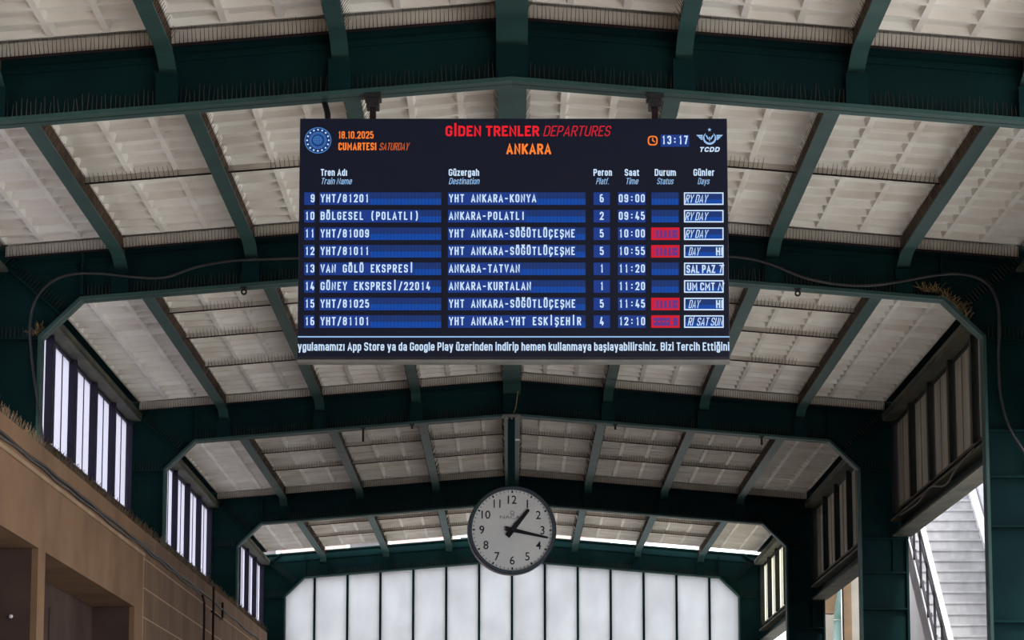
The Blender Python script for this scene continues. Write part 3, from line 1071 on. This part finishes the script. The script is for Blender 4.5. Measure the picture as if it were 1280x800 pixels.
IT, LT, BO = 0.22, .115, .20      # slant, light and bold stroke weights
text_part('heading_text', [('t', 'GİDEN TRENLER', 557, 674, 170.5, 13.5, 0, .19)], M['led_red'])
text_part('heading_text', [('t', 'DEPARTURES', 679, 765, 170.5, 13.5, IT, .11)], M['led_red2'])
text_part('heading_text', [('t', 'ANKARA', 633, 689, 193, 13.5, 0, .19)], M['led_orange'])
text_part('date_text', [('t', '18.10.2025', 423, 467, 173.5, 9.5, 0, .155)], M['led_orange'])
text_part('date_text', [('t', 'CUMARTESI', 423, 470.5, 188, 9.8, 0, .175)], M['led_orange'])
text_part('date_text', [('t', 'SATURDAY', 474, 512.5, 188, 9.5, IT, .11)], M['led_orange2'])
b = MB(); rect(b, 826, 861.5, 168.5, 183.5); tb = b.build('time_field', M['led_field'], bd)
text_part('time_text', [('m', '13:17', 826.3, 7.0, 180.5, 11, .16)], M['led_white'], tb)
b = MB()
r0, n = 6.2 * U, 32
cx, cz = lx(816, 176), lz(176)
for r_in, r_out in ((4.6, 6.2),):
    pts = []
    for k in range(n):
        a = 2 * math.pi * k / n
        e = (abs(math.cos(a)) ** 3.2 + abs(math.sin(a)) ** 3.2) ** (-1 / 3.2)
        pts += [(cx + r_in * U * e * math.sin(a), YT, cz + r_in * U * e * math.cos(a)), (cx + r_out * U * e * math.sin(a), YT, cz + r_out * U * e * math.cos(a))]
    b.add(pts, [(2 * k, (2 * k + 2) % (2 * n), (2 * k + 3) % (2 * n), 2 * k + 1) for k in range(n)])
b.add([(cx - .004, YT, cz - .004), (cx + .004, YT, cz - .004), (cx + .004, YT, cz + .02), (cx - .004, YT, cz + .02)], [(0, 1, 2, 3)])
b.add([(cx, YT, cz - .004), (cx + .016, YT, cz - .014), (cx + .018, YT, cz - .008), (cx + .003, YT, cz + .004)], [(0, 1, 2, 3)])
b.build('clock_icon', M['led_orange'], bd, fix=False)

heads = [('Tren Adı', 401, 434, 'Train Name', 401, 441), ('Güzergah', 561, 599, 'Destination', 561, 600.5), ('Peron', 742, 765, 'Platf.', 745, 762.5),
         ('Saat', 781, 799, 'Time', 782, 799), ('Durum', 818.5, 845, 'Status', 821, 843), ('Günler', 867, 893, 'Days', 872, 888)]
for a, x0, x1, c, x2, x3 in heads:
    h = text_part('column_heading', [('t', a, x0, x1, 220, 8.8, 0, .165)], M['led_white'])
    text_part('column_subheading', [('t', c, x2, x3, 230.5, 8.0, IT, .115)], M['led_white2'], h)

rows = [('9', 'YHT/81201', 'YHT ANKARA-KONYA', '6', '09:00', '', [('RY DAY', 856.5, 886, IT, .12)]),
        ('10', 'BÖLGESEL (POLATLI)', 'ANKARA-POLATLI', '2', '09:45', '', [('RY DAY', 856.5, 886, IT, .12)]),
        ('11', 'YHT/81009', 'YHT ANKARA-SÖĞÜTLÜÇEŞME', '5', '10:00', 'GITTI-', [('RY DAY', 856.5, 886, IT, .12)]),
        ('12', 'YHT/81011', 'YHT ANKARA-SÖĞÜTLÜÇEŞME', '5', '10:55', 'GITTI-', [('DAY', 860.5, 876, IT, .12), ('HI', 895, 903.5, 0, .17)]),
        ('13', 'VAN GÖLÜ EKSPRESİ', 'ANKARA-TATVAN', '1', '11:20', '', [('SAL PAZ', 858, 894, 0, .165), ('T', 897, 905.5, IT, .12)]),
        ('14', 'GÜNEY EKSPRESİ/22014', 'ANKARA-KURTALAN', '1', '11:20', '', [('UM CMT', 859, 893.5, 0, .165), ('N', 897, 905.5, IT, .12)]),
        ('15', 'YHT/81025', 'YHT ANKARA-SÖĞÜTLÜÇEŞME', '5', '11:45', 'GITTI-', [('DAY', 860.5, 876, IT, .12), ('HI', 895, 903.5, 0, .17)]),
        ('16', 'YHT/81101', 'YHT ANKARA-YHT ESKİŞEHİR', '4', '12:10', '----G', [('Rİ', 859.5, 868, IT, .12), ('SAT SUN', 870.5, 904.5, IT, .12)])]
for i, (no, name, dest, plat, tm, st, days) in enumerate(rows):
    y = 248.4 + 21.95 * i
    t0, t1 = y - 7.8, y + 7.8
    cap, bl = 10.4, y + 4.7
    nx = 387.5 if len(no) == 1 else 380.3
    row = None
    for cname, s_, a, c, x0, pitch in (('number_cell', no, 380.5, 393.5, nx, 6.9), ('name_cell', name, 399.5, 551.5, 400, 6.92), ('destination_cell', dest, 560, 732, 560.5, 6.92),
                                       ('platform_cell', plat, 742, 762.5, 748.8, 6.9), ('time_cell', tm, 772.5, 807, 772.6, 6.9), ('status_cell', '', 814.5, 848.5, 0, 0)):
        if cname == 'status_cell' and st:
            continue
        b = MB()
        if c - a < 40 and a < 800:
            rect(b, a, c, t0, t1, m=0)
        else:
            rect(b, a, c, t0, y + .3, m=1)
            rect(b, a, c, y + .3, t1, m=2)
            x = a + 3.0
            while x < c:                           # dead columns between the LED modules
                rect(b, x, x + .3, t0, t1, YB - .001, m=3)
                x += 4.3
        row = b.build(cname, [M['led_field'], M['led_blue_hi'], M['led_blue_lo'], M['led_off']], bd, fix=False)
        if s_:
            if c - a > 40:
                b = MB(); rect(b, x0 - .3, x0 + pitch * len(s_) + .3, t0, t1, YB - .0012); b.build('text_field', M['led_field'], row, fix=False)
            text_part('row_text', [('m', s_, x0, pitch, bl, cap, .16)], M['led_white'], row)
    if st:
        b = MB(); rect(b, 814, 849.5, t0, t1, YB); sb = b.build('status_cell', M['led_redbox'], bd, fix=False)
        b = MB(); rect(b, 816.5, 847, t0 + 3, t1 - 2.5, YB - .001); b.build('status_field', M['led_violet'], sb, fix=False)
        text_part('status_text', [('m', st, 816, 5.2, bl, 10, .18)], M['led_redbox'], sb)
    b = MB(); rect(b, 855, 904.5, t0, t1, YB); fb = b.build('days_cell', M['led_white'], bd, fix=False)
    b = MB(); rect(b, 856.5, 903, t0 + 1.5, y + 1, YB - .001, m=0); rect(b, 856.5, 903, y + 1, t1 - 1.5, YB - .001, m=1)
    b.build('days_field', [M['led_blue_hi'], M['led_blue_lo']], fb, fix=False)
    text_part('days_text', [('t', s, a, c, y + 5.2, 10.2, sh, of) for s, a, c, sh, of in days], M['led_white'], fb)

b = MB(); rect(b, 372.6, 911.8, 420.3, 421.9); b.build('divider_line', M['led_white2'], bd, fix=False)
text_part('ticker_text', [('t', 'ygulamamızı App Store ya da Google Play üzerinden indirip hemen kullanmaya başlayabilirsiniz. Bizi Tercih Ettiğini',
                           372.6, 911.5, 438.5, 10.4, 0, .15)], M['led_white'])

# round ministry emblem: ring, circle of stars, inner pattern
b = MB()
cx, cz = lx(397.5, 175.6), lz(175.6)
b.disc_y(cx, cz, 0, 16.6 * U, YB, m=0)
b.disc_y(cx, cz, 15.8 * U, 16.8 * U, YB - .001, m=1)
em = b.build('round_emblem', [M['led_emblem'], M['led_emblem2']], bd, fix=False)
b = MB()
for k in range(16):
    a = 2 * math.pi * k / 16
    b.disc_y(cx + 13.6 * U * math.sin(a), cz + 13.6 * U * math.cos(a), 0, 1.15 * U, YT, 8)
b.build('star_circle', M['led_white'], em, fix=False)
b = MB()
for ra in (9.8, 8.2):
    for k in range(26):
        a0, a1 = 2 * math.pi * (k + (.5 if ra < 9 else 0)) / 26, 2 * math.pi * (k + .62 + (.5 if ra < 9 else 0)) / 26
        q = [(ra * U, a0), ((ra + 1.1) * U, a0), ((ra + 1.1) * U, a1), (ra * U, a1)]
        b.add([(cx + r * math.sin(a), YT, cz + r * math.cos(a)) for r, a in q], [(0, 1, 2, 3)])
b.build('emblem_pattern', M['led_emblem2'], em, fix=False)
b = MB()
b.disc_y(cx - .2 * U, cz + .2 * U, 0, 6.0 * U, YT, 24, m=0, squash=.95)
for k in range(-2, 3):
    w = math.sqrt(max(.1, 36 - (2.2 * k) ** 2)) * U
    b.add([(cx - w, YT - .001, cz + 2.2 * k * U - .002), (cx + w, YT - .001, cz + 2.2 * k * U - .002), (cx + w, YT - .001, cz + 2.2 * k * U + .002), (cx - w, YT - .001, cz + 2.2 * k * U + .002)], [(0, 1, 2, 3)], 1)
    b.add([(cx + 2.2 * k * U - .002, YT - .001, cz - w * .9), (cx + 2.2 * k * U + .002, YT - .001, cz - w * .9), (cx + 2.2 * k * U + .002, YT - .001, cz + w * .9), (cx + 2.2 * k * U - .002, YT - .001, cz + w * .9)], [(0, 1, 2, 3)], 1)
b.build('emblem_globe', [M['led_emblem2'], M['led_emblem']], em, fix=False)

# winged emblem: crescent ring, wings, star, letters
b = MB()


def lp(x, y):
    return (lx(x, y), YT, lz(y))


cx, cz = lx(887.1, 173.2), lz(173.2)
n = 40
pts = []
for k in range(n + 1):
    a = math.radians(38) + math.radians(284) * k / n
    th = 0.7 + 2.0 * math.sin(math.pi * k / n)
    pts += [(cx + (8.2) * U * math.sin(a), YT, cz + 8.2 * U * math.cos(a)), (cx + (8.2 - th) * U * math.sin(a), YT, cz + (8.2 - th) * U * math.cos(a))]
b.add(pts, [(2 * k, 2 * k + 1, 2 * k + 3, 2 * k + 2) for k in range(n)])
for s in (-1, 1):
    q = lambda dx, y: lp(887.1 + s * dx, y)
    b.add([q(16.8, 168.8), q(8.6, 168.8), q(8.6, 171.0), q(14.6, 171.0)], [(0, 1, 2, 3)])
    b.add([q(14.0, 171.4), q(8.6, 171.4), q(8.6, 173.2), q(12.6, 173.2)], [(0, 1, 2, 3)])
    b.add([q(12.0, 173.6), q(8.6, 173.6), q(8.6, 175.0), q(10.8, 175.0)], [(0, 1, 2, 3)])
    b.add([q(5.2, 169.2), q(3.4, 169.2), q(0.6, 174.4), q(2.4, 174.4)], [(0, 1, 2, 3)])
b.add([lp(886.4, 171.2), lp(887.8, 171.2), lp(887.5, 177), lp(886.7, 177)], [(0, 1, 2, 3)])
st = []
for k in range(10):
    r = 2.7 if k % 2 == 0 else 1.1
    a = math.pi * k / 5
    st.append((lx(887, 162.4) + r * U * math.sin(a), YT, lz(162.4) + r * U * math.cos(a)))
b.add(st, [tuple(range(10))])
wing = b.build('winged_emblem', M['led_white2'], bd, fix=False)
text_part('emblem_letters', [('t', 'TCDD', 874, 900.5, 190.0, 6.2, .25, .24)], M['led_white'], wing)

# two hangers under the near frame
for x in (-1.013, 1.04):
    z = under(x)
    b = MB().box(x - .045, x + .045, BY + .0, BY + .16, z - .10, z + .002)
    b.box(x - .06, x + .06, BY - .015, BY + .175, z - .035, z - .001)
    h = b.build('hanger_clamp', M['black'], bd)
    MB().box(x - .022, x + .022, BY + .04, BY + .10, BZ1, z - .10).build('hanger_rod', M['seam_dark'], h)
tag(MB().tube(smooth_path([at(402, 112, BY + .2), at(405, 125, BY + .18), at(409, 140, BY + .15), at(410, 150, BY + .135)]), .022).build('board_cable', M['black'], smooth=True),
    'thick black cable dropping onto the top left of the departures board', 'cable')

# ------------------------------------------------------------------ station clock
CY, CZ = 39.12, 5.505
ck = thing('station_clock', 'large round white clock showing 1:17 in dark green rim', 'clock', (0.005, CY, CZ))
RC, RF = .572, .520
b = MB().lathe_y(0.005, CZ, [(0, CY + .30), (RC - .05, CY + .30), (RC, CY + .26), (RC, CY + .02), (RC - .012, CY), (RF + .004, CY), (RF, CY + .035)], 96)
b.build('rim', M['clock_rim'], ck, smooth=False)
MB().disc_y(0.005, CZ, 0, RF + .002, CY + .034, 96).build('face', M['clock_face'], ck, fix=False)
fy = CY + .030
b = MB()
for k in range(60):
    a = 2 * math.pi * k / 60
    r1 = RF * .985
    r0 = RF * (.925 if k % 5 == 0 else .945)
    w = .010 if k % 5 == 0 else .0042
    s, c = math.sin(a), math.cos(a)
    b.add([(0.005 + r * s + e * w * c, fy, CZ + r * c - e * w * s) for r, e in ((r0, -1), (r0, 1), (r1, 1), (r1, -1))], [(0, 1, 2, 3)])
b.build('minute_marks', M['ink'], ck, fix=False)
for k in range(1, 13):
    a = math.radians(30 * k)
    r = RF * .755
    cx, cz = 0.005 + r * math.sin(a), CZ + r * math.cos(a)
    s = str(k)
    V, F = font_mesh(s, 0, .005)
    cap = .105
    w = (max(v[0] for v in V) - min(v[0] for v in V)) * cap / CAP * .95
    b = MB(); put_text(b, s, cx - w / 2, cx + w / 2, cz - cap / 2, cap, fy, 0, .005); b.build('numeral', M['ink'], ck, fix=False)
b = MB(); put_text(b, 'NACAR', -.155, .165, CZ + .145, .042, fy, 0, 0)
b.disc_y(0.005, CZ + .225, .018, .026, fy, 20)
b.add([(.005 - .028, fy, CZ + .197), (.005 + .028, fy, CZ + .197), (.005 + .028, fy, CZ + .202), (.005 - .028, fy, CZ + .202)], [(0, 1, 2, 3)])
b.build('maker_name', M['ink_grey'], ck, fix=False)


def hand(name, ang, l, tail, w0, w1, y):
    a = math.radians(ang)
    s, c = math.sin(a), math.cos(a)
    pr = [(-tail, -w0), (-tail, w0), (l * .96, w1), (l, w1 * .5), (l, -w1 * .5), (l * .96, -w1)]
    P = [(0.005 + r * s + e * c, CZ + r * c - e * s) for r, e in pr]
    MB().prism_y(P, y - .006, y).build(name, M['ink'], ck)


hand('hour_hand', 38.5, .345, .105, .037, .022, CY + .02)
hand('minute_hand', 102, .475, .095, .030, .013, CY + .01)
b = MB().lathe_y(0.005, CZ, [(0, CY), (.03, CY), (.035, CY + .004), (.035, CY + .02)], 24); b.build('hand_hub', M['ink'], ck)
ck.rotation_euler = (0, 0, math.radians(4))
z1 = under(0)
MB().box(-.045, .045, CY + .09, CY + .18, CZ + RC - .03, z1 - .001).build('hanging_post', M['green'], ck)
b = MB().box(-.115, .115, CY + .05, CY + .22, z1 - .03, z1 - .002)
for x in (-.09, -.05, 0, .05, .09):
    b.box(x - .012, x + .012, CY + .045, CY + .07, z1 - .06, z1 - .028)
b.build('post_bracket', M['trim_grey'], ck)
MB().box(.05, .11, CY + .08, CY + .13, 6.68, 6.70).build('small_arm', M['white_paint'], ck)

# ------------------------------------------------------------------ hoses, straw and hooks on the second frame and its neighbours
yb_ = YF[1] - .02
tag(MB().tube(smooth_path([at(x, y, yb_) for x, y in ((392, 322), (340, 324), (290, 326), (245, 334), (205, 347), (165, 346), (125, 342), (90, 343), (65, 352), (46, 372), (38, 400), (38, 430), (43, 475), (50, 520), (54, 560))]), .013).build('hose', M['conduit'], smooth=True),
    'black hose looping along the left end of the second frame and down its column', 'hose')
tag(MB().tube(smooth_path([at(x, y, yb_) for x, y in ((900, 320), (935, 323), (965, 331), (1005, 347), (1045, 355), (1085, 357), (1125, 352), (1170, 344), (1205, 343), (1232, 353), (1246, 376), (1249, 410), (1248, 450), (1251, 495), (1262, 535), (1285, 575), (1300, 630), (1306, 720), (1308, 900))]), .014).build('hose', M['conduit'], smooth=True),
    'black hose looping along the right end of the second frame and down its column', 'hose')


def nest(cx, cz, y, w, h, nstr, label, tilt=0.0):
    b = MB()
    for k in range(nstr):
        t = random.uniform(-1, 1)
        x = cx + t * w
        z = cz - t * w * tilt + random.uniform(0, h * .5)
        a = random.uniform(-1.2, 1.2)
        L = random.uniform(.05, .12)
        b.spike((x, y + random.uniform(-.06, .04), z), (x + L * math.sin(a), y + random.uniform(-.08, .04), z + L * abs(math.cos(a)) * .8), .006)
    o = b.build('nest', M['straw'], fix=False)
    o['kind'] = 'stuff'
    return tag(o, label, 'nest')


p = at(1196, 388, YF[1] + .06)
nest(p.x, p.z, YF[1] + .06, .13, .11, 130, 'dry straw nest on the right knee of the second frame', .85)
p = at(1163, 366, YF[1] + .06)
nest(p.x, p.z, YF[1] + .06, .09, .05, 60, 'loose straw tuft on the lower flange left of the right knee nest', .1)
p = at(46, 420, YF[1] + .06)
nest(p.x, p.z, YF[1] + .06, .05, .09, 40, 'small brown twig clump by the left knee of the second frame', -.6)

for (x, y0, y1, fi, lab) in ((454, 530, 552, 2, 'thin black rod hanging from the third frame, leftmost of the three below the departures board'),
                             (515, 526, 536, 2, 'short black rod hanging from the third frame, left of the clock post'),
                             (769, 524, 537, 2, 'short black rod hanging from the third frame, right of the clock post'),
                             (952, 541, 556, 2, 'short black rod hanging under the right end of the third frame')):
    a, c = at(x, y0, YF[fi] + .02), at(x, y1, YF[fi] + .02)
    a.z = under(a.x) - .001
    b = MB().box(a.x - .014, a.x + .014, a.y - .012, a.y + .012, c.z, a.z)
    b.box(a.x - .03, a.x + .03, a.y - .02, a.y + .05, a.z - .015, a.z)
    tag(b.build('hanging_rod', M['black']), lab, 'rod')
for (x, y, lab) in ((305, 361, 'small dark clamp under the second frame left of the departures board'), (997, 360, 'small dark clamp under the second frame right of the departures board')):
    a = at(x, y, YF[1] + .03)
    z = under(a.x) - .001
    b = MB().box(a.x - .03, a.x + .03, a.y - .03, a.y + .06, z - .02, z)
    b.lathe_y(a.x, z - .05, [(.014, a.y - .01), (.03, a.y - .01), (.03, a.y + .01), (.014, a.y + .01), (.014, a.y - .01)], 16)
    tag(b.build('clamp', M['black']), lab, 'clamp')
tag(MB().tube(smooth_path([(.02, YF[2] - .01, under(0) + .03), (.05, YF[2] - .012, under(0) + .12), (.075, YF[2] - .012, under(0) + .3), (.085, YF[2] - .012, under(0) + .42)]), .007).build('wire', M['straw'], smooth=True),
    'thin tan wire rising from the clock post over the third frame', 'wire')
a, c = at(1025, 400, 1), None
tag(MB().tube(smooth_path([(4.90, 32.0, 5.66), (4.89, 33.2, 5.60), (4.90, 34.2, 5.52), (4.89, 35.4, 5.63), (4.90, 36.6, 5.57), (4.90, 38.2, 5.60)]), .012).build('power_cable', M['cable_grey'], smooth=True),
    'grey cable sagging along the right sill girder above the stairs', 'cable')

# ------------------------------------------------------------------ stairs seen through the right side opening
SX0, SX1 = 5.47, 6.40
RISE, RUN = .16, .23
NS = 46
SY = 40.87 - 5.15 / RISE * RUN
stz = thing('staircase', 'pale concrete staircase with white handrail climbing outside the right opening', 'stairs', (SX0, SY, 0))
for k in range(NS):
    y0 = SY + k * RUN
    b = MB()
    z = (k + 1) * RISE
    b.box(SX0, SX1, y0, y0 + RUN + .02, max(0, z - .5), z - .03)
    b.box(SX0, SX1, y0 - .025, y0 + RUN, z - .03, z)
    b.build('step', M['step'], stz)
ye = SY + NS * RUN
ze = NS * RISE
poly = [(SY - .1, 0), (ye, 0), (ye, ze + .12), (SY - .1, .12)]
MB().prism_x([(SY, -.0), (SY + .5, 0), (ye, ze - .38), (ye, ze + .06), (SY, .06)], SX0 - .06, SX0 - .002).build('stringer', M['white_paint'], stz)
MB().prism_x([(SY - .1, 0), (ye, 0), (ye, ze + .10), (SY - .1, .10)], SX1 + .002, SX1 + .10).build('side_wall', M['grey_wall'], stz)
b = MB(); b.bar((SX1 + .04, SY, .16), (SX1 + .04, ye, ze + .16), .10, .10); b.build('coping', M['white_paint'], stz)
hz = 1.02
xr = SX0 - .05
b = MB(); b.bar((xr, SY, hz), (xr, ye, ze + hz), .07, .085); b.build('handrail', M['white_paint'], stz)
b = MB(); b.bar((xr, SY, hz - .28), (xr, ye, ze + hz - .28), .025, .03); b.build('middle_rail', M['rail_dark'], stz)
b = MB(); b.bar((xr, SY, .22), (xr, ye, ze + .22), .03, .035); b.build('lower_rail', M['rail_dark'], stz)
k = 0
while SY + k * .62 < ye:
    yy = SY + k * .62
    zz = (yy - SY) / RUN * RISE
    MB().box(xr - .015, xr + .015, yy - .015, yy + .015, zz + .1, zz + hz - .02).build('baluster', M['rail_dark'], stz)
    k += 1
o = MB().box(6.52, 6.62, 36, 50, 0, 9.0).build('wall_stair', M['white_paint']); o['kind'] = 'structure'
b = MB().lathe_y(6.30, 6.55, [(0, 42.2), (.05, 42.2), (.06, 42.25), (.03, 42.3)], 20)
tag(b.build('lamp', M['white_paint'], smooth=True), 'small white round fitting at the top of the stairs', 'lamp')

# ------------------------------------------------------------------ neighbouring building with arched window
bdg = thing('building', 'beige stone building with arched window seen past the right columns', 'building', (6.2, 54, 0))
FY = 54.0
MB().box(6.01, 8.5, FY, FY + .3, 0, 6.8).build('wall', M['beige_stone'], bdg)
MB().box(5.87, 6.009, FY - .12, FY + .2, 0, 6.7).build('pilaster', M['brown_stone'], bdg)
MB().box(5.44, 5.489, FY - .06, FY + .2, 0, 6.7).build('corner_post', M['white_paint'], bdg)
# spandrel with the curved edge of the arch, pier below it, glass behind
arc = [(5.868 - .178 * math.cos(t), 5.06 + .94 * math.sin(t)) for t in [math.pi / 2 * k / 12 for k in range(13)]]
arc = [p for p in arc if p[1] > 5.5]
MB().prism_y([(5.49, 5.5)] + [(arc[0][0] - .004, 5.5)] + arc + [(5.868, 6.7), (5.49, 6.7)], FY, FY + .25).build('spandrel', M['brown_stone'], bdg)
arc = [(5.868 - .178 * math.cos(t), 5.06 + .94 * math.sin(t)) for t in [math.pi / 2 * k / 24 for k in range(25)]]
arc = [p for p in arc if p[1] < 5.49]
MB().prism_y([(5.49, 0), (5.69, 0)] + arc + [(5.49, 5.49)], FY - .02, FY + .25).build('pier', M['beige_stone'], bdg)
MB().box(5.66, 5.869, FY + .26, FY + .28, 0, 6.2).build('arched_glass', M['glass_blue'], bdg)
for z in (4.2, 4.6, 5.0, 5.4):
    MB().box(5.66, 5.868, FY + .24, FY + .258, z, z + .015).build('glazing_bar', M['white_paint'], bdg)

# ------------------------------------------------------------------ pink rendered house behind the glass end wall
hs = thing('house', 'pale pink rendered house glimpsed through the gap above the end wall', 'building', (-6, 74, 0))
MB().box(-14.0, 2.4, 74, 82, 0, 9.6).build('wall', mat('pink_render', srgb(196, 172, 166), srgb(170, 148, 142), 1.2, 0.9, 0.1), hs)
MB().box(-14.3, 2.7, 73.7, 82.3, 9.6, 9.85).build('roof', mat('grey_roof', srgb(120, 112, 108), srgb(96, 90, 88), 1.2, 0.9, 0.1), hs)
for x in (-11.6, -8.9, -6.2, -3.5, -.8):
    w = MB().box(x - .55, x + .55, 73.95, 73.999, 7.3, 8.9).build('window', M['white_paint'], hs)
    MB().box(x - .45, x + .45, 73.93, 73.949, 7.4, 8.8).build('pane', mat('dark_house_glass', srgb(84, 82, 86), None, 2.0, 0.3, 0.5), w)
